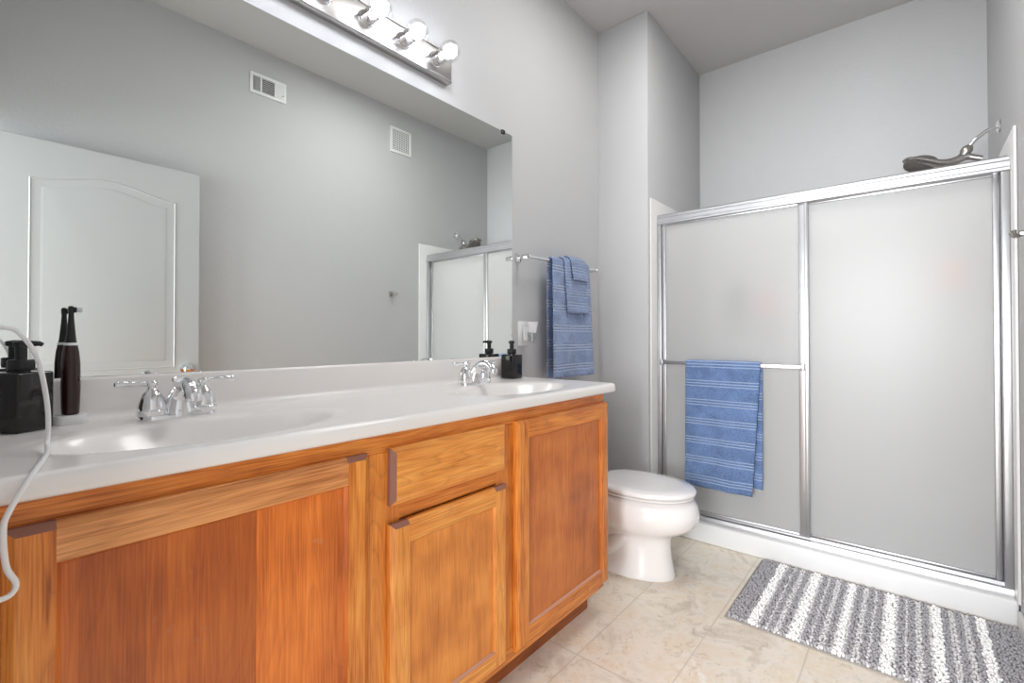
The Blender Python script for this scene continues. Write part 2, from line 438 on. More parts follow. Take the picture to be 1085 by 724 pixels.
struct('baseboard_right', MB().box(1.0, 2.55, YO, YO+.012, 0, .085, .004), M_WHITE)

# door leaf, open against the right wall (seen in the mirror)
dx0, dx1, dyf, dyb = .11, .914, YO+.078, YO+.043
dm = MB(); dm.box(dx0, dx1, dyb, dyf-.004, .012, 2.03, .002, 1)
def arch(x0, x1, z0, zs, rise, n=16):
    pts = [(x0, z0), (x1, z0), (x1, zs)]
    for k in range(1, n):
        t = k/n; x = x1+(x0-x1)*t
        pts.append((x, zs+rise*(.5-.5*math.cos(2*PI*t))))
    pts.append((x0, zs)); return pts
def leafring(outer, inner, y0, y1):     # moulded frame face between two outlines (same count)
    dm.rings([[(q[0], y0, q[1]) for q in outer], [(q[0], y1, q[1]) for q in inner]], False, False)
# front skin: outer rectangle with two panel openings, then an ogee down and a raised field
for z0, zs, rise in ((.93, 1.845, .05), (.22, .78, .0)):
    A = arch(dx0+.115, dx1-.115, z0, zs, rise)
    sh = lambda d: arch(dx0+.115+d, dx1-.115-d, z0+d, zs-d, rise)
    ringsp = [(0, 0), (.004, .003), (.012, -.004), (.024, -.004), (.045, .0015), (.05, .002)]
    dm.rings([[(q[0], dyf-.004+h, q[1]) for q in sh(d)] for d, h in ringsp], False, True)
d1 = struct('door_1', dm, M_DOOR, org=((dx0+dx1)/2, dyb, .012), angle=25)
kn = MB(); kc = (dx1-.06, dyf-.004, .918)
kn.lathe([(.001, 0), (.032, .0), (.031, .006), (.014, .010), (.011, .03), (.016, .036), (.026, .045), (.028, .055), (.022, .064), (.001, .068)], kc, 'y')
obj('door_knob', kn, M_CHROME, d1)

# ------------------------------------------------------------------ shower (largest fixture)
XS = 2.634
sur = thing('shower_pan', (3.0, .4, 0), 'white moulded shower pan with raised front curb behind the bath rug', 'shower pan')
pan = MB()
pan.box(2.584, 2.70, YO+.003, YC-.003, 0, .1035, .012, 3)
pan.box(2.69, XB-.003, YO+.003, YC-.003, 0, .045, .01)
obj('pan_basin', pan, M_SURR, sur)
struct('trim_2', MB().box(2.553, XB-.001, YC-.011, YC-.001, .1045, 1.89, .004), M_SURR)
struct('trim_3', MB().box(2.553, XB-.001, YO+.001, YO+.011, .1045, 1.89, .004), M_SURR)
struct('trim_4', MB().box(XB-.012, XB-.002, YO+.012, YC-.012, .046, 1.89, .003), M_SURR)
for nm, y0, y1, z, lb_ in (('shower_shelf', YO+.012, YO+.21, 1.335, 'white shower shelf at the right end, blurred behind frosted glass'), ('shower_shelf', .62, .95, 1.225, 'white shower shelf at the left, blurred behind the frosted door')):
    sh_ = MB(); sh_.box(XB-.11, XB-.0125, y0, y1, z-.02, z, .006); finish(obj(nm, sh_, M_SURR, org=(XB-.06, (y0+y1)/2, z-.02)), lb_, 'shelf')
# items on the shelves, blurred by the glass
def bottle(loc, rad, h, m, label, nm='shampoo_bottle'):
    t = thing(nm, loc, label, 'bottle', 'bottles inside the shower')
    loc = Vector(loc)+Vector((0, 0, .0004))
    b = MB(); b.lathe([(.6*rad, 0), (rad, .006), (rad, h*.72), (rad*.8, h*.8), (rad*.4, h*.84)], loc); obj('body', b, m, t)
    c = MB(); c.lathe([(rad*.45, h*.84), (rad*.45, h), (rad*.3, h*1.01)], loc); obj('cap', c, M_WPLAS, t)
bottle((XB-.06, -.17, 1.335), .055, .20, M_ORANGE, 'orange bottle blurred behind the wide right frosted shower door')
bottle((XB-.06, .70, 1.225), .055, .20, M_PEACH, 'peach bottle blurred behind the left frosted door near its towel bar')
bottle((XB-.06, .87, 1.225), .050, .27, M_GREYB, 'dark grey bottle blurred behind the upper left frosted shower door')

sd = thing('shower_door', (XS, .4, .1), 'framed sliding shower door with frosted glass panels and silver rails', 'shower door')
fr = MB()
def rail_prof(x0, pts): return [(x0+q[0], q[1]) for q in pts]
fr.prism([(XS-.004, 1.742), (XS+.05, 1.742), (XS+.052, 1.785), (XS+.046, 1.800), (XS+.030, 1.803), (XS+.004, 1.803), (XS-.001, 1.797), (XS-.001, 1.785), (XS-.005, 1.780), (XS-.005, 1.760), (XS-.008, 1.756), (XS-.008, 1.746)], 'y', YO+.012, YC-.012)
obj('header_rail', fr, M_ALU, sd, angle=30)
for y0, y1 in ((YC-.036, YC-.012), (YO+.012, YO+.036)):
    j = MB(); j.box(XS-.006, XS+.048, y0, y1, .105, 1.742, .003)
    obj('side_jamb', j, M_ALU, sd)
bt = MB(); bt.prism([(XS-.012, .104), (XS+.055, .104), (XS+.055, .125), (XS+.02, .140), (XS+.014, .128), (XS-.006, .128), (XS-.012, .116)], 'y', YO+.012, YC-.012)
obj('bottom_track', bt, M_ALU, sd, angle=30)
def panel(x, y0, y1, s0, s1):
    f = MB(); z0, z1 = .140, 1.755; s = s1
    for u0, u1, v0, v1 in ((y0, y0+s0, z0, z1), (y1-s, y1, z0, z1)): f.box(x-.011, x+.009, u0, u1, v0, v1, .004)
    f.box(x-.009, x+.009, y0+s0, y1-s, z0, z0+.012, .003); f.box(x-.009, x+.009, y0+s0, y1-s, z1-.02, z1, .003)
    if s0 > .03: f.box(x-.016, x-.009, y0+.004, y0+.017, z0+.01, z1-.01, .003)
    o = obj('sliding_panel', f, M_ALU, sd)
    g = MB(); g.box(x-.0025, x+.0025, y0+s0-.005, y1-s+.005, z0+.01, z1-.01)
    obj('glass_pane', g, M_FROST, o, smooth=False, label='frosted glass pane')
    return o
pf = panel(XS+.012, .371, YC-.038, .042, .022)
pb = panel(XS+.036, YO+.038, .400, .020, .022)
XBAR = XS-.036
tb = MB()
tb.box(XBAR-.005, XBAR+.005, .395, YC-.045, .944, .964, .003)
for y in (.392, YC-.05):
    tb.box(XBAR-.007, XS+.004, y-.007, y+.007, .938, .970, .003)
obj('towel_bar', tb, M_ALU, pf)

# shower head on its arm, right wall inside the shower
ARM = Vector((2.98, YO, 2.03))
sh = thing('hand_shower', ARM, 'grey brushed nickel shower head on chrome arm above the shower door', 'shower head')
fl = MB(); fl.lathe([(.001, .001), (.030, .001), (.029, .006), (.018, .012), (.011, .014)], ARM, 'y'); obj('wall_flange', fl, M_CHROME, sh)
ar = MB(); ap = smoothpts([ARM+Vector(q) for q in ((0, .005, 0), (0, .035, -.006), (0, .07, -.03), (0, .10, -.066))], 6); ar.tube(ap, .0085, 14); obj('arm', ar, M_CHROME, sh)
br = MB(); c = ARM+Vector((0, .108, -.08))
br.tube([c+Vector((0, -.012, .018)), c+Vector((0, -.004, .006)), c+Vector((0, .004, -.006)), c+Vector((0, .012, -.022))], [.012, .021, .021, .015], 18)
br.tube([c+Vector((0, -.05, -.05)), c+Vector((0, -.01, -.032)), c+Vector((0, .03, -.028))], [.012, .014, .016], 14)
obj('bracket', br, M_NICKEL, sh)
hp = [c+Vector(q) for q in ((0, -.012, -.028), (0, .012, -.030), (-.002, .045, -.042), (-.006, .085, -.044), (-.008, .125, -.030), (-.010, .165, -.014), (-.012, .205, -.003), (-.013, .225, -.002))]
hd = MB(); hd.tube(smoothpts(hp, 5), lerplist([.015, .017, .018, .018, .017, .016, .014, .005], 5), 20, flat=lerplist([1, 1.1, 1.3, 1.8, 2.6, 3.0, 2.8, 2.2], 5))
obj('hand_piece', hd, M_NICKEL, sh)
sf = MB()
fc = c+Vector((-.022, .160, -.034)); nrm = Vector((-.62, .06, -.78)).normalized(); e1 = Vector((1, 0, 0)); e1 = (e1-nrm*e1.dot(nrm)).normalized(); e2 = nrm.cross(e1)
sf.rings([[fc+(e1*math.cos(t)*.044*k+e2*math.sin(t)*.062*k)+nrm*h for t in [2*PI*i/28 for i in range(28)]] for k, h in ((.9, -.016), (1.03, -.006), (1.02, .001), (.94, .003))])
obj('spray_face', sf, M_SPRAY, sh)

# ------------------------------------------------------------------ mirror
mi = thing('wall_mirror', (.85, YM, 1.006), 'large frameless wall mirror above the long white vanity top', 'mirror')
g = MB(); g.box(XL+.004, 1.710, YM-.006, YM-.0005, 1.008, 2.0548); obj('mirror_glass', g, M_MIRROR, mi, smooth=False)
for x in (.10, 1.645):
    cl = MB(); cl.box(x-.011, x+.011, YM-.012, YM-.001, 2.041, 2.060, .003); obj('mirror_clip', cl, M_BLACK, mi)

# ------------------------------------------------------------------ vanity cabinet
YF = .945
V = thing('vanity_cabinet', (.84, 1.2, 0), 'honey oak bathroom vanity cabinet with three doors and one drawer front', 'vanity cabinet')
VX0, VX1 = XL+.004, 1.688
ff = MB()
zb, zt = .102, .876
ff.mi = 0
ff.box(VX0, VX1, YF, YF+.02, .828, zt, .001, 1)           # top rail
ff.box(VX0, VX1, YF, YF+.02, zb, .145, .001, 1)           # bottom rail
ff.box(.64, 1.14, YF+.0005, YF+.02, .662, .712, .001, 1)  # rail under the drawer
ff.mi = 1
for x0, x1 in ((VX0, .075), (.585, .70), (1.05, 1.155), (1.655, VX1)):
    ff.box(x0, x1, YF+.0003, YF+.0195, .145, .828, .001, 1)
obj('face_frame', ff, [M_WX, M_WZ], V)
sp = MB()
sp.box(VX1-.018, VX1-.0005, YF+.02, YM-.003, zb, zt, .001, 1)
sp.box(VX1-.018, VX1-.0005, 1.03, YM-.003, .0, zb)
obj('side_panel', sp, M_WZ, V)
cb = MB(); cb.box(VX0+.002, VX1-.02, YF+.021, YM-.004, .106, .70, 0); obj('cabinet_box', cb, M_WZ, V, smooth=False)
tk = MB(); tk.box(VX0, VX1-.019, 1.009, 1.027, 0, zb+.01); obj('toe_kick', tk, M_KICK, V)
YD = .925
def chamfered(mb, x0, x1, z0, z1, y0, y1, l, rr, b, t, ch=.011, worn=()):
    """board with chamfered front edges on the chosen sides; y0 front, y1 back; faces in worn get slot 2"""
    A = [(x0, z0), (x1, z0), (x1, z1), (x0, z1)]
    Fq = [(x0+ch*l, z0+ch*b), (x1-ch*rr, z0+ch*b), (x1-ch*rr, z1-ch*t), (x0+ch*l, z1-ch*t)]
    bm = mb.bm
    R0 = [bm.verts.new((q[0], y1, q[1])) for q in A]
    R1 = [bm.verts.new((q[0], y0+.008, q[1])) for q in A]
    R2 = [bm.verts.new((q[0], y0, q[1])) for q in Fq]
    fs = [bm.faces.new(R0[::-1]), bm.faces.new(R2)]
    names = 'brtl'
    for i in range(4):
        k = (i+1) % 4
        fs.append(bm.faces.new((R0[i], R0[k], R1[k], R1[i])))
        f = bm.faces.new((R1[i], R1[k], R2[k], R2[i])); fs.append(f)
        if names[i] in worn:
            f.material_index = 2; fs.remove(f)
            fs[-1].material_index = 2; fs.remove(fs[-1])
    for f in fs: f.material_index = mb.mi
def cab_door(x0, x1, z0, z1, sw, rw, mx, mz, mpanel, worn_l='', worn_r='', label=None, worn_b=False):
    d = MB()
    d.mi = 1
    chamfered(d, x0, x0+sw, z0, z1, YD, YF-.001, 1, 0, 1, 1, worn=worn_l)
    chamfered(d, x1-sw, x1, z0, z1, YD, YF-.001, 0, 1, 1, 1, worn=worn_r)
    d.mi = 0
    chamfered(d, x0+sw, x1-sw, z1-rw, z1, YD+.0004, YF-.001, 0, 0, 0, 1)
    chamfered(d, x0+sw, x1-sw, z0, z0+rw, YD+.0004, YF-.001, 0, 0, 1, 0)
    o = obj('door', d, [mx, mz, M_WORN], V, angle=20, label=label)
    wornb = worn_b
    # inner sticking and flat panel
    pm = MB(); pm.box(x0+sw-.001, x1-sw+.001, YD+.009, YD+.014, z0+rw-.001, z1-rw+.001)
    st = .006; xa, xb_, za, zb_ = x0+sw, x1-sw, z0+rw, z1-rw
    pm.rings([[(xa, YD+.002, za), (xb_, YD+.002, za), (xb_, YD+.002, zb_), (xa, YD+.002, zb_)],
              [(xa+st, YD+.0088, za+st), (xb_-st, YD+.0088, za+st), (xb_-st, YD+.0088, zb_-st), (xa+st, YD+.0088, zb_-st)]], False, False)
    if wornb:
        for f in pm.bm.faces:
            cz = f.calc_center_median()
            if abs(cz.z-za-st/2) < .002 and f.calc_center_median().y < YD+.0085: f.material_index = 1
    obj('door_panel', pm, [mpanel, M_WORNL], o, angle=20)
    return o
cab_door(.046, .604, .128, .838, .052, .058, M_RX, M_WZ, M_P1, 't', 't', 'wide left door of brown boards with worn corners')
cab_door(.664, 1.078, .128, .658, .052, .052, M_LX, M_LZ, M_P2, 't', 't', 'narrow middle door of paler oak under the drawer front', True)
cab_door(1.124, 1.699, .128, .838, .056, .058, M_WX, M_WZ, M_P3, '', '', 'wide right door beside the toilet', True)
dr = MB(); dr.mi = 0
chamfered(dr, .664, 1.074, .702, .838, YD, YF-.001, 1, 1, 1, 1, ch=.013, worn='l')
obj('drawer_front', dr, [M_LX, M_LX, M_WORN], V, angle=20)

# ------------------------------------------------------------------ countertop with two integral oval basins
CX0, CX1, CYF, ZB = XL+.003, 1.738, .912, .8765
RB = .014
SINKS = [(.352, 1.125), (1.345, 1.125)]
SA, SB = .262, .150
def drop(x, y):
    z = 0
    for cx, cy in SINKS:
        q = math.sqrt(((x-cx)/SA)**2+((y-cy)/SB)**2)
        # shallow outer lip ring, then the bowl
        q2 = math.sqrt(((x-cx)/(SA+.045))**2+((y-cy)/(SB+.020))**2)
        if q2 < 1: k = min(1, (1-q2)/.14); z -= .003*k*k*(3-2*k)
        if q < 1:
            z -= .125*(1-q**2.4)**1.35
    return z
def axis_pts(edge0, edge1, lo_round, hi_round, step):
    pts = []
    K = 6
    if lo_round: pts += [(edge0+RB*(1-math.sin(PI/2*k/K)), math.cos(PI/2*k/K)) for k in range(K, 0, -1)][::1] and [(edge0+RB*(1-math.cos(PI/2*k/K)), math.cos(PI/2*k/K)) for k in range(0, K)]
    a0 = edge0+(RB if lo_round else 0); a1 = edge1-(RB if hi_round else 0)
    n = max(2, int((a1-a0)/step)); pts += [(a0+(a1-a0)*k/n, 0) for k in range(n+1)]
    if hi_round: pts += [(edge1-RB*(1-math.cos(PI/2*k/K)), math.cos(PI/2*k/K)) for k in range(K-1, -1, -1)]
    return pts
ct = MB(); bm = ct.bm
XS_ = axis_pts(CX0, CX1, False, True, .0085); YS_ = axis_pts(CYF, YM-.002, True, False, .008)
G = []
for x, nx in XS_:
    row = []
    for y, ny in YS_:
        l = math.hypot(nx, ny); xx, yy = x, y
        if l > 1:
            xx = (CX1-RB)+RB*nx/l; yy = (CYF+RB)-RB*ny/l; l = 1
        z = ZT-RB+RB*math.sqrt(max(0, 1-l*l))
        if l == 0: z += drop(x, y)
        row.append(bm.verts.new((xx, yy, z)))
    G.append(row)
for i in range(len(G)-1):
    for j in range(len(G[0])-1): bm.faces.new((G[i][j], G[i+1][j], G[i+1][j+1], G[i][j+1]))
loop = [G[i][0] for i in range(len(G))]+[G[-1][j] for j in range(1, len(G[0]))]
prev = loop
for zz, ins in ((ZB+.010, 0), (ZB+.004, .0015), (ZB, .006)):
    cur = []
    for v in loop:
        x = min(v.co.x, CX1-ins); y = max(v.co.y, CYF+ins)
        cur.append(bm.verts.new((x, y, zz)))
    for i in range(len(loop)-1): bm.faces.new((prev[i], prev[i+1], cur[i+1], cur[i]))
    prev = cur
back = [bm.verts.new((v.co.x, min(v.co.y+.05, YM-.03), ZB)) for v in prev]
for i in range(len(prev)-1):
    try: bm.faces.new((prev[i], prev[i+1], back[i+1], back[i]))
    except ValueError: pass
bmesh.ops.remove_doubles(bm, verts=bm.verts[:], dist=1e-6)
CT = thing('vanity_countertop', (.84, 1.18, ZB), 'long glossy white vanity top with two integral oval basins', 'countertop')
obj('counter_slab', ct, M_COUNTER, CT, angle=60)
bs = MB()
prof = [(YM-.002, ZT-.012), (YM-.040, ZT-.012), (YM-.040, ZT+.0002)]
for k in range(7):
    t = PI/2*k/6; prof.append((YM-.040+.018*math.sin(t), ZT+.018*(1-math.cos(t))+.0004))
prof += [(YM-.022, 1.000), (YM-.020, 1.0055), (YM-.015, 1.0075), (YM-.002, 1.0075)]
bs.prism(prof, 'x', CX0, 1.722)
obj('backsplash', bs, M_COUNTER, CT, angle=50)
for cx, cy in SINKS:
    dn = MB(); z = ZT-.0035-.125
    dn.lathe([(.023, z+.001), (.022, z+.004), (.017, z+.0045), (.0165, z+.003), (.001, z+.005)], (cx, cy, 0)); obj('drain', dn, M_CHROME, CT)

# ------------------------------------------------------------------ faucets
def faucet(cx, cy, label):
    z = ZT
    t = thing('faucet', (cx, cy, z), label, 'faucet', 'chrome two-handle faucets')
    b = MB()
    b.rings([[(cx+(.048 if math.cos(u) > 0 else -.048)+.030*k*math.cos(u), cy+.030*k*math.sin(u), z+h) for u in [2*PI*(i+.5)/32 for i in range(32)]] for k, h in ((1, .0), (1, .008), (.9, .012))])
    obj('base_plate', b, M_CHROME, t)
    for s in (-1, 1):
        hx = cx+s*.051
        h = MB()
        h.lathe([(.030, .010), (.030, .020), (.0275, .022), (.0275, .026), (.0265, .034), (.023, .048), (.017, .060), (.011, .067), (.0085, .070), (.0085, .074), (.012, .077), (.0125, .083), (.008, .088), (.001, .089)], (hx, cy, z))
        lv = smoothpts([(hx, cy, z+.081), (hx+s*.017, cy-.001, z+.0815), (hx+s*.042, cy-.003, z+.083), (hx+s*.064, cy-.004, z+.083), (hx+s*.069, cy-.004, z+.083)], 4)
        h.tube(lv, lerplist([.007, .0055, .0068, .0075, .003], 4), 12)
        obj('handle', h, M_CHROME, t)
    s = MB()
    pts = [(0, .004, .010), (0, .0, .030), (0, -.010, .055), (0, -.030, .076), (0, -.058, .082), (0, -.084, .074), (0, -.100, .058), (0, -.104, .044)]
    s.tube(smoothpts([(cx+q[0], cy+q[1], z+q[2]) for q in pts], 5), lerplist([.037, .030, .021, .0165, .0155, .0160, .0175, .0150], 5), 20)
    obj('spout', s, M_CHROME, t)
    rd = MB(); rd.lathe([(.003, .02), (.003, .078), (.0065, .081), (.0065, .088), (.003, .092), (.001, .093)], (cx, cy+.030, z), seg=14); obj('lift_rod', rd, M_CHROME, t)
    return t
faucet(.347, 1.325, 'chrome two-handle faucet nearest the camera, beside the toothbrush')
faucet(1.340, 1.325, 'chrome two-handle faucet at the far basin beside the small soap bottle')

# ------------------------------------------------------------------ soap dispensers
def soap(cx, cy, rot, label, hs=.066, hh=.112, prot=0):
    z = ZT+.0002
    t = thing('soap_dispenser', (cx, cy, z), label, 'soap dispenser', 'dark square soap dispensers')
    b = MB(); b.box(-hs/2, hs/2, -hs/2, hs/2, 0, hh, .006, 3); b.lathe([(.014, hh-.002), (.0135, hh+.006)], seg=16)
    M = Matrix.Translation((cx, cy, z)) @ Matrix.Rotation(rot, 4, 'Z')
    def place(mb, R=M):
        for v in mb.bm.verts: v.co = R @ v.co
        return mb
    obj('body', place(b), M_AMBER, t)
    c = MB(); c.lathe([(.0195, hh+.002), (.0205, hh+.004), (.0205, hh+.022), (.019, hh+.024), (.001, hh+.024)]); obj('collar', place(c), M_BLACK, t)
    p_ = MB(); p_.lathe([(.0095, hh+.023), (.0095, hh+.048), (.0125, hh+.049), (.0125, hh+.059), (.010, hh+.061), (.001, hh+.061)], seg=18)
    p_.tube([(-.014, 0, hh+.055), (0, 0, hh+.055), (.014, 0, hh+.056), (.026, 0, hh+.056), (.031, 0, hh+.053)], [.005, .0075, .006, .005, .004], 12)
    R2 = Matrix.Translation((cx, cy, z)) @ Matrix.Rotation(prot, 4, 'Z')
    obj('pump', place(p_, R2), M_BLACK, t)
    return t
soap(.090, 1.360, math.radians(35), 'dark square soap dispenser at the left end by the toothbrush', .07, .118, math.radians(-12))
soap(1.625, 1.372, math.radians(2), 'dark square soap dispenser at the right end beside the far faucet', .070, .108, math.radians(200))

# ------------------------------------------------------------------ electric toothbrush + charger
bx, by = .166, 1.392
ch = thing('toothbrush_charger', (bx, by, ZT), 'small white charging base under the dark electric toothbrush', 'charger')
c_ = MB()
c_.rings([[(bx+.029*k*math.copysign(abs(math.cos(u))**.7, math.cos(u)), by+.024*k*math.copysign(abs(math.sin(u))**.7, math.sin(u)), ZT+h) for u in [2*PI*i/32 for i in range(32)]] for k, h in ((.97, .0003), (1, .004), (1, .014), (.95, .019), (.5, .0195))])
obj('charger_body', c_, M_WPLAS, ch)
tbz = ZT+.0197
tbx = bx+.001
tb_ = thing('electric_toothbrush', (tbx, by, tbz), 'dark brown electric toothbrush standing upright on its white charger', 'toothbrush')
h = MB(); h.lathe([(.012, 0), (.0145, .002), (.0155, .02), (.0165, .06), (.0158, .11), (.0138, .135), (.0108, .151)], (tbx, by, tbz)); obj('handle', h, M_BRUSH, tb_)
rn = MB(); rn.lathe([(.0116, .1495), (.0116, .1535), (.0103, .155)], (tbx, by, tbz)); obj('trim_ring', rn, M_WPLAS, tb_)
n_ = MB(); n_.lathe([(.0100, .1545), (.0085, .165), (.0055, .20), (.0045, .218), (.0055, .224), (.0055, .232), (.003, .235)], (tbx, by, tbz)); obj('neck', n_, M_BLACK, tb_)
hd_ = MB(); hd_.lathe([(.0062, 0), (.0062, .004), (.0056, .0045)], (tbx+.004, by, tbz+.227), 'x', 16); obj('brush_head', hd_, M_BLACK, tb_)
bsl = MB()
for q in range(16):
    u = 2.4*q; rr = .0052*math.sqrt((q+.5)/16)
    bsl.box(tbx+.0075, tbx+.018, by+rr*math.cos(u)-.0007, by+rr*math.cos(u)+.0007, tbz+.227+rr*math.sin(u)-.0007, tbz+.227+rr*math.sin(u)+.0007)
obj('bristles', bsl, M_BRISTLE, tb_)
bt_ = MB(); bt_.lathe([(.004, 0), (.0042, .0012), (.003, .002)], (tbx+.0138, by-.009, tbz+.075), 'x', 12); obj('power_button', bt_, M_WPLAS, tb_)

# ------------------------------------------------------------------ white cord over the counter edge
cpts = [(XL+.012, 1.08, 1.10), (0.0, 1.09, 1.112), (.049, 1.10, 1.115), (.072, 1.105, 1.104), (.093, 1.12, 1.063), (.104, 1.12, .999), (.107, 1.12, .951), (.1045, 1.110, ZT+.008), (.098, 1.04, ZT+.0045), (.080, .94, ZT+.005), (.066, .905, ZT-.008), (.050, .897, .873), (.045, .900, .850), (.048, .905, .800), (.057, .905, .775), (.053, .905, .762), (.040, .900, .760), (.0, .88, .765), (XL+.03, .86, .70), (XL+.03, .85, .30), (XL+.03, .85, .006), (XL+.06, .72, .005)]
co = MB(); co.tube(smoothpts(cpts, 6), .0036, 10)
cd_ = thing('power_cord', (.05, 1.0, ZT), 'white power cord draped over the left end of the white counter', 'cord')
obj('cable', co, M_WPLAS, cd_)
pl = MB(); pl.box(XL+.0005, XL+.018, 1.067, 1.093, 1.085, 1.115, .003); obj('plug', pl, M_WPLAS, cd_)

# ------------------------------------------------------------------ vanity light bar
LB = thing('vanity_light', (.67, YM, 2.185), 'bar of round glowing globe bulbs on a nickel plate above mirror', 'light fixture')
lb = MB(); lb.box(.035, 1.302, YM-.030, YM-.0005, 2.126, 2.246, .004)
lb.box(.036, 1.301, YM-.034, YM-.028, 2.127, 2.137, .003); lb.box(.036, 1.301, YM-.034, YM-.028, 2.235, 2.245, .003)
obj('back_plate', lb, M_PLATE, LB)
bulbs = []
for k in range(8):
    x = 1.215-.1545*k
    if k == 0:
        s0 = MB(); s0.lathe([(.030, .030), (.0295, .034), (.0255, .037), (.0250, .072), (.0225, .074)], (x, YM, 2.186), 'y', 24)
        for v in s0.bm.verts: v.co.y = YM-(v.co.y-YM)
        so = obj('socket', s0, M_CHROME, LB)
        bc = Vector((x, YM-.113, 2.186))
        g0 = MB(); prof = [(.014, .040), (.016, .034)]+[(.0395*math.sin(t), .0395*math.cos(t)) for t in [PI*(i/16) for i in range(3, 17)]]
        prof[-1] = (.0005, -.0395)
        g0.lathe(prof, bc, 'y', 28)
        bo = obj('bulb', g0, M_GLASS, LB, label='glowing clear globe bulb')
        f0 = MB(); f0.lathe([(.002, .032), (.012, .027), (.022, .013), (.0255, -.002), (.022, -.016), (.012, -.024), (.0005, -.027)], bc, 'y', 16)
        fo = obj('filament', f0, M_GLOW, bo)
        st0 = MB(); st0.lathe([(.0125, .068-.113+.113), (.0125, .04)], (bc.x, bc.y, bc.z), 'y', 16)
        base = obj('bulb_base', st0, M_CHROME, bo)
    else:
        for src in (so, bo):
            c = copy_tree(src, LB); c.location.x = src.location.x-.1545*k

# ------------------------------------------------------------------ towels (swept cloth with thickness)
def towel_sheet(mb, path, width_dir, w0, w1, thick, nw, amp, seed, uvl, skew=None):
    """path: list of points along the hang; width along width_dir from w0 to w1"""
    bm = mb.bm; uvl = bm.loops.layers.uv.verify()
    P = [Vector(q) for q in path]; W = Vector(width_dir)
    L = [0]
    for i in range(1, len(P)): L.append(L[-1]+(P[i]-P[i-1]).length)
    n = len(P); sides = []
    for side in (0, 1):
        rows = []
        for i in range(n):
            t = (P[min(i+1, n-1)]-P[max(i-1, 0)]).normalized(); nn = t.cross(W).normalized()
            row = []
            for j in range(nw+1):
                f = j/nw; wv = w0+(w1-w0)*f
                e = min(1, L[i]/.02, (L[-1]-L[i])/.02, f*(w1-w0)/.012, (1-f)*(w1-w0)/.012)
                th = thick*(.35+.65*math.sqrt(max(0, e)))
                down = abs(L[i]-apex)/.5
                wob = amp*down*(math.sin(wv*23+seed)+.6*math.sin(wv*41+seed*2.3+L[i]*4))+.0012*noise.noise(Vector((wv*30, L[i]*30, seed)))
                sk = skew(f, L[i]) if skew else Vector((0, 0, 0))
                row.append((P[i]+W*wv+sk+nn*(wob+(th/2 if side else -th/2)), (wv, L[i])))
            rows.append(row)
        sides.append(rows)
    V_ = [[[bm.verts.new(q[0]) for q in row] for row in rows] for rows in sides]
    def face(vs, uvs):
        try: f = bm.faces.new(vs)
        except ValueError: return
        for lp, uv in zip(f.loops, uvs): lp[uvl].uv = uv
    for s_ in (0, 1):
        for i in range(n-1):
            for j in range(nw):
                q = [(i, j), (i+1, j), (i+1, j+1), (i, j+1)]
                if s_: q = q[::-1]
                face([V_[s_][a_][b_] for a_, b_ in q], [sides[s_][a_][b_][1] for a_, b_ in q])
    edge = [(i, 0) for i in range(n)]+[(n-1, j) for j in range(1, nw+1)]+[(i, nw) for i in range(n-2, -1, -1)]+[(0, j) for j in range(nw-1, 0, -1)]
    for k in range(len(edge)):
        a_, b_ = edge[k], edge[(k+1) % len(edge)]
        face([V_[0][a_[0]][a_[1]], V_[0][b_[0]][b_[1]], V_[1][b_[0]][b_[1]], V_[1][a_[0]][a_[1]]], [sides[0][q[0]][q[1]][1] for q in (a_, b_, b_, a_)])
def hang(bar_c, out_dir, r, z_back, z_front, step=.012):
    """profile over a bar: up the back, over, down the front; out_dir points into the room"""
    o = Vector(out_dir); c = Vector(bar_c); pts = []
    n = int((c.z-z_back)/step)
    for k in range(n): pts.append(c-o*r+Vector((0, 0, z_back-c.z+(c.z-z_back)*k/n)))
    for k in range(9):
        t = PI*k/8; pts.append(c-o*r*math.cos(t)+Vector((0, 0, r*math.sin(t))))
    n = int((c.z-z_front)/step)
    for k in range(1, n+1): pts.append(c+o*(r+.012*k/n)+Vector((0, 0, -(c.z-z_front)*k/n)))
    return pts
# shower door towel
tt = MB(); apex = .61
towel_sheet(tt, hang((XBAR, 0, .955), (-1, 0, 0), .0145, .335, .300), (0, 1, 0), .567, .940, .011, 34, .0035, 1.3, None, lambda f, l: Vector((0, (1-f)*.034*(l-apex)/.6, 0)) if l > apex else Vector((0, 0, 0)))
o = obj('bath_towel', tt, M_TOWEL, org=(XBAR, .75, .30), angle=80)
finish(o, 'blue striped bath towel hanging on the shower door bar', 'towel', 'blue towels')
# wall towel bar and its towels
BARY, BARZ = YM-.072, 1.480
wb = thing('towel_bar', (2.06, YM, BARZ), 'chrome wall towel bar above the toilet holding the blue towels', 'towel bar')
for x in (1.757, 2.387):
    pmb = MB(); pmb.box(x-.019, x+.019, YM-.009, YM-.0005, BARZ-.021, BARZ+.021, .004); pmb.box(x-.009, x+.009, YM-.082, YM-.008, BARZ-.010, BARZ+.010, .004)
    obj('bar_post', pmb, M_CHROME, wb)
bb = MB(); bb.tube([(1.760, BARY, BARZ), (2.384, BARY, BARZ)], .008, 14); obj('bar_rod', bb, M_CHROME, wb)
t2 = MB(); apex = .60
flare = lambda f, l: Vector(((f-.35)*.05*max(0, (l-apex))/.6, 0, 0)) if l > apex else Vector((0, 0, 0))
towel_sheet(t2, hang((0, BARY, BARZ), (0, -1, 0), .0165, .892, .892), (1, 0, 0), 1.925, 2.268, .011, 40, .0065, .4, None, flare)
o = obj('bath_towel', t2, M_TOWEL2, org=(2.1, BARY, .89), angle=80)
finish(o, 'blue striped bath towel hanging on the wall bar above the toilet', 'towel', 'blue towels')
t3 = MB(); apex = .10
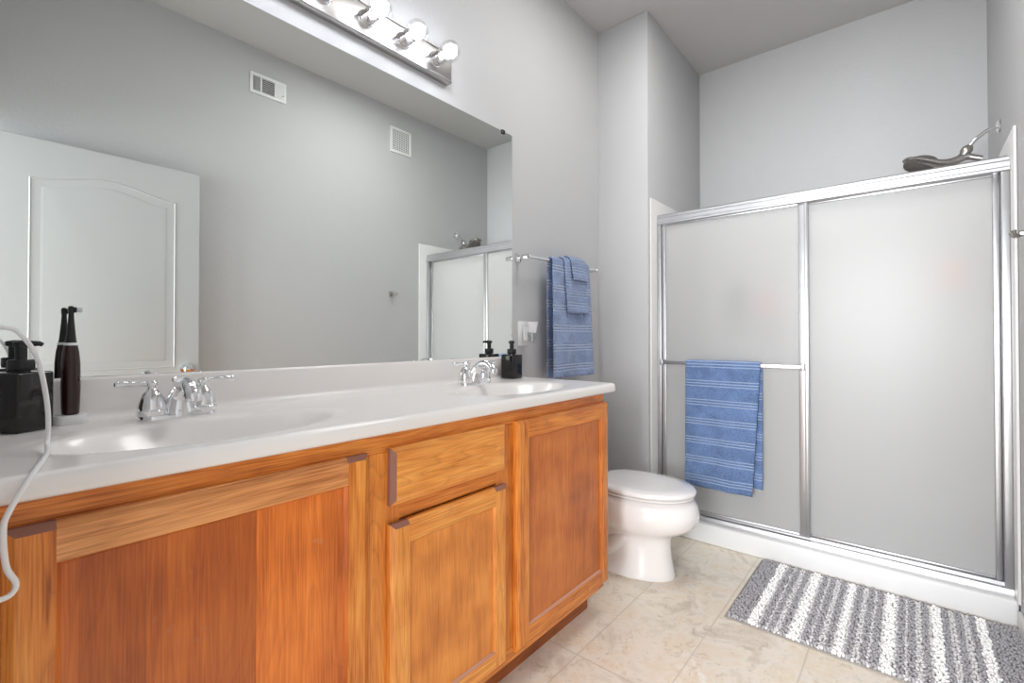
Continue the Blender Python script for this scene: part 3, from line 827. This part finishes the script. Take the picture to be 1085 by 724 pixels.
towel_sheet(t3, hang((0, BARY, BARZ), (0, -1, 0), .0285, 1.40, 1.222, .010), (1, 0, 0), 2.010, 2.205, .009, 24, .005, 2.2, None, lambda f, l: Vector(((l-.1)*.05, 0, 0)))
o = obj('hand_towel', t3, M_WASH, org=(2.1, BARY, 1.22), angle=80)
finish(o, 'small blue hand towel folded over the larger towel on wall bar', 'towel', 'blue towels')
t4 = MB(); apex = .06
towel_sheet(t4, hang((0, BARY, BARZ), (0, -1, 0), .039, 1.43, 1.392, .010), (1, 0, 0), 2.055, 2.200, .008, 16, .002, 3.1, None, lambda f, l: Vector(((l-.06)*.05, 0, 0)))
o = obj('washcloth', t4, M_WASH, org=(2.1, BARY, 1.39), angle=80)
finish(o, 'short blue washcloth lying outermost over the small hand towel', 'towel', 'blue towels')

# ------------------------------------------------------------------ outlet with plug-in freshener
ox = 1.792; oz = 1.115
ou = thing('wall_outlet', (ox, YM, oz), 'white wall outlet beside the right edge of the mirror', 'outlet')
om = MB(); om.box(ox-.036, ox+.036, YM-.006, YM-.0003, oz-.06, oz+.06, .003); obj('cover_plate', om, M_WPLAS, ou)
for dz in (-.022, .022):
    rc = MB(); rc.box(ox-.016, ox+.016, YM-.008, YM-.005, oz+dz-.014, oz+dz+.014, .004); obj('receptacle', rc, M_WPLAS, ou)
pf_ = thing('plug_in_freshener', (ox+.004, YM-.01, oz-.02), 'white plug-in air freshener with clear refill on the wall outlet', 'air freshener')
fx, fy = ox+.006, YM-.058
b = MB(); b.box(fx-.017, fx+.017, YM-.036, YM-.0085, oz-.038, oz+.034, .010, 3); obj('plug_body', b, M_WPLAS, pf_)
b = MB(); b.lathe([(.012, -.002), (.020, .0), (.022, .012), (.028, .048), (.0285, .052), (.024, .052), (.020, .030), (.001, .028)], (fx, fy, oz+.004)); obj('warmer_cup', b, M_WPLAS, pf_)
b = MB(); b.lathe([(.010, -.001), (.020, -.006), (.0195, -.018), (.013, -.040), (.009, -.050), (.001, -.051)], (fx, fy, oz+.004)); rf = obj('refill_bottle', b, M_OIL, pf_, label='clear glass refill')
b = MB(); b.lathe([(.004, .0), (.004, -.044)], (fx, fy, oz+.004), seg=10); obj('wick', b, M_WPLAS, rf)

# ------------------------------------------------------------------ vents and hook on the right wall (seen in the mirror)
def grille(name, label, x0, x1, z0, z1):
    t = thing(name, ((x0+x1)/2, YO, (z0+z1)/2), label, 'vent')
    f = MB(); bw = .020
    f.box(x0, x1, YO+.0003, YO+.010, z0, z0+bw, .003); f.box(x0, x1, YO+.0003, YO+.010, z1-bw, z1, .003)
    f.box(x0, x0+bw, YO+.0003, YO+.0098, z0+bw-.002, z1-bw+.002, .003); f.box(x1-bw, x1, YO+.0003, YO+.0098, z0+bw-.002, z1-bw+.002, .003)
    obj('frame', f, M_WHITE, t)
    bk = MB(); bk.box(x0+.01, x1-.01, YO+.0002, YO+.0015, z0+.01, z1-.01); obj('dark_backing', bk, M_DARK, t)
    return t
g1 = grille('wall_register', 'wide white wall register with dark slats reflected high in mirror', 1.205, 1.433, 2.655, 2.788)
x0, x1, z0, z1 = 1.225, 1.413, 2.675, 2.768
for xa, xb2 in ((x0+.045, x0+.053), (x0+.133, x0+.141)):
    q = MB(); q.box(xa, xb2, YO+.001, YO+.009, z0, z1); obj('divider', q, M_WHITE, g1)
for k in range(7):
    q = MB(); x = x0+.004+k*.0063; q.box(x, x+.0014, YO+.002, YO+.008, z0, z1); obj('slat', q, M_WHITE, g1)
for k in range(8):
    q = MB(); z = z0+.004+k*.0118; q.box(x0+.053, x0+.133, YO+.002, YO+.008, z, z+.0024); obj('slat', q, M_WHITE, g1)
for k in range(7):
    q = MB(); x = x0+.142+k*.0068; q.box(x, x+.0056, YO+.002, YO+.008, z0, z1); obj('slat', q, M_WHITE, g1)
lv = MB(); lv.box(x1-.006, x1+.004, YO+.009, YO+.022, z0+.02, z0+.028, .001); obj('damper_lever', lv, M_WHITE, g1)
g2 = grille('exhaust_vent', 'square white exhaust vent with fine grid reflected above the shower', 2.262, 2.470, 2.594, 2.800)
q = MB()
for k in range(13):
    z = 2.614+k*.0138; q.box(2.28, 2.452, YO+.003, YO+.007, z, z+.0062)
for k in range(9):
    x = 2.282+k*.0203; q.box(x, x+.006, YO+.0035, YO+.0075, 2.613, 2.781)
obj('grid', q, M_WHITE, g2)
hk = thing('robe_hook', (2.275, YO, 1.44), 'small chrome robe hook on the right wall beside the shower', 'hook')
q = MB(); q.box(2.255, 2.295, YO+.0004, YO+.010, 1.422, 1.462, .004); q.box(2.265, 2.285, YO+.008, YO+.034, 1.432, 1.450, .004); obj('hook_plate', q, M_NICKEL, hk)
for s_ in (-1, 1):
    q = MB(); q.tube(smoothpts([(2.275, YO+.028, 1.436), (2.275+s_*.010, YO+.038, 1.433), (2.275+s_*.020, YO+.045, 1.438), (2.275+s_*.025, YO+.047, 1.449)], 5), lerplist([.006, .0055, .0055, .007], 5), 10)
    obj('prong', q, M_NICKEL, hk)

# ------------------------------------------------------------------ toilet
TX = 2.12
T = thing('toilet', (TX, 1.1, 0), 'white two-piece toilet with closed lid between vanity and shower', 'toilet')
def egg(yf, yb, hw, z, n=40, pw=2.0):
    """outline: rounded front at yf, squarer back at yb"""
    out = []; ym = yf+(yb-yf)*.52
    for i in range(n):
        u = 2*PI*i/n; cx_, sy_ = math.cos(u), math.sin(u)
        e = 2/pw if sy_ < 0 else 2/2.8
        X = hw*math.copysign(abs(cx_)**(1 if sy_ < 0 else .8), cx_)
        Y = ym+((ym-yf) if sy_ < 0 else (yb-ym))*math.copysign(abs(sy_)**(1 if sy_ < 0 else .75), sy_)
        out.append((TX+X, Y, z))
    return out
bw_ = MB()
secs = [(.826, 1.30, .128, 0), (.824, 1.30, .130, .008), (.830, 1.30, .124, .03), (.842, 1.28, .113, .09), (.846, 1.26, .110, .14), (.842, 1.25, .112, .175), (.822, 1.25, .126, .198), (.778, 1.255, .155, .220), (.738, 1.26, .176, .250), (.720, 1.26, .186, .285), (.718, 1.26, .188, .310), (.727, 1.26, .185, .342), (.742, 1.26, .178, .364), (.770, 1.24, .160, .371)]
bw_.rings([egg(*q) for q in secs])
bw_.box(TX-.10, TX+.10, 1.16, 1.42, .20, .370, .03, 4)
obj('bowl', bw_, M_PORC, T, angle=70)
tw = MB()
for s in (-1, 1):
    tw.tube(smoothpts([(TX+s*.075, 1.00, .20), (TX+s*.095, 1.06, .14), (TX+s*.098, 1.13, .10), (TX+s*.095, 1.20, .14), (TX+s*.08, 1.25, .22)], 5), lerplist([.03, .04, .042, .04, .03], 5), 14)
obj('trapway', tw, M_PORC, T)
se = MB(); se.rings([egg(*q) for q in ((.748, 1.20, .172, .3755), (.740, 1.205, .180, .378), (.739, 1.205, .181, .384), (.746, 1.20, .175, .3875))]); obj('seat_ring', se, M_PORC, T, angle=60)
sl = MB(); sl.rings([egg(*q) for q in ((.744, 1.20, .174, .3905), (.733, 1.205, .184, .394), (.732, 1.205, .185, .404), (.741, 1.20, .177, .4115), (.80, 1.17, .135, .4165), (.90, 1.09, .06, .4175))]); obj('seat_lid', sl, M_PORC, T, angle=60)
for s in (-1, 1):
    hg = MB(); hg.lathe([(.012, -.018), (.013, -.016), (.013, .016), (.012, .018)], (TX+s*.07, 1.216, .390), 'x', 14)
    hg.box(TX+s*.07-.012, TX+s*.07+.012, 1.206, 1.234, .368, .390, .004); obj('hinge', hg, M_WPLAS, T)
tk_ = MB(); tk_.rings([[(TX+hx*q[0], 1.350+.086*q[1]*kk, z) for q in [(-1, -.8), (-.9, -1), (.9, -1), (1, -.8), (1, .9), (.95, 1), (-.95, 1), (-1, .9)]] for hx, kk, z in ((.155, .9, .368), (.165, 1, .40), (.172, 1, .66))])
obj('tank', tk_, M_PORC, T, angle=50)
tl_ = MB(); tl_.box(TX-.178, TX+.178, 1.257, 1.442, .66, .692, .012, 4); obj('tank_lid', tl_, M_PORC, T)
fl_ = MB(); fl_.lathe([(.012, 0), (.012, -.012)], (TX-.12, 1.266, .615), 'y', 14); fl_.tube([(TX-.12, 1.252, .615), (TX-.09, 1.250, .612), (TX-.06, 1.250, .608)], [.006, .006, .008], 10); obj('flush_lever', fl_, M_CHROME, T)
for s in (-1, 1):
    cp = MB(); cp.lathe([(.014, .0), (.014, .012), (.008, .02), (.001, .022)], (TX+s*.118, 1.10, .006), seg=14); obj('bolt_cap', cp, M_PORC, T)

# ------------------------------------------------------------------ rug
M_RD = simple('rug_dark_grey', srgb(168, 166, 169), .95, spec=.05)
M_RM = simple('rug_mid_grey', srgb(216, 214, 214), .95, spec=.05)
M_RW = simple('rug_white', srgb(250, 249, 248), .95, spec=.05)
M_RB = simple('rug_backing', srgb(150, 146, 142), .9, spec=.1)
RX0, RX1, RY0, RY1 = 1.957, 2.566, YO+.006, .566
RG = thing('bath_rug', ((RX0+RX1)/2, (RY0+RY1)/2, 0), 'grey and white striped chenille bath rug in front of shower', 'rug')
rb = MB(); rb.box(RX0, RX1, RY0, RY1, .0005, .006, .002); obj('backing', rb, M_RB, RG)
pile = bmesh.new()
sp_ = .0098
whites = [.470, .335, .200, .068, -.066, -.200]
def stripe(y):
    for wc in whites:
        if abs(y-wc) < .0135: return 2
    if y > .47 or y < -.205: return 0
    for i in range(len(whites)-1):
        if whites[i+1] < y < whites[i]:
            t = (whites[i]-y)/(whites[i]-whites[i+1])
            return 0 if any(abs(t-c) < .072 for c in (.24, .50, .76)) else 1
    return 0
ny, nx_ = int((RY1-RY0-.008)/sp_), int((RX1-RX0-.008)/sp_)
for j in range(ny):
    for i in range(nx_):
        y = RY0+.008+j*sp_+random.uniform(-.002, .002); x = RX0+.008+(i+.5*(j % 2))*sp_+random.uniform(-.002, .002)
        k = stripe(RY0+.008+j*sp_)
        hgt = (.014 if k != 1 else .011)+random.uniform(-.002, .003)
        lean = Vector((random.uniform(-.006, .006), random.uniform(-.006, .006), 0))
        r0 = .0052
        rings = []
        for rr, hz, ls in ((r0*.8, .004, 0), (r0, .004+hgt*.5, .4), (r0*.85, .004+hgt*.85, .8), (r0*.3, .004+hgt, 1)):
            rings.append([pile.verts.new((x+lean.x*ls+rr*math.cos(q), y+lean.y*ls+rr*math.sin(q), hz)) for q in [2*PI*s_/6 for s_ in range(6)]])
        fs = []
        for q in range(3):
            for s_ in range(6):
                fs.append(pile.faces.new((rings[q][s_], rings[q][(s_+1) % 6], rings[q+1][(s_+1) % 6], rings[q+1][s_])))
        fs.append(pile.faces.new(rings[3]))
        for f in fs: f.material_index = k
obj('pile', pile, [M_RD, M_RM, M_RW], RG, angle=80, kind='stuff')
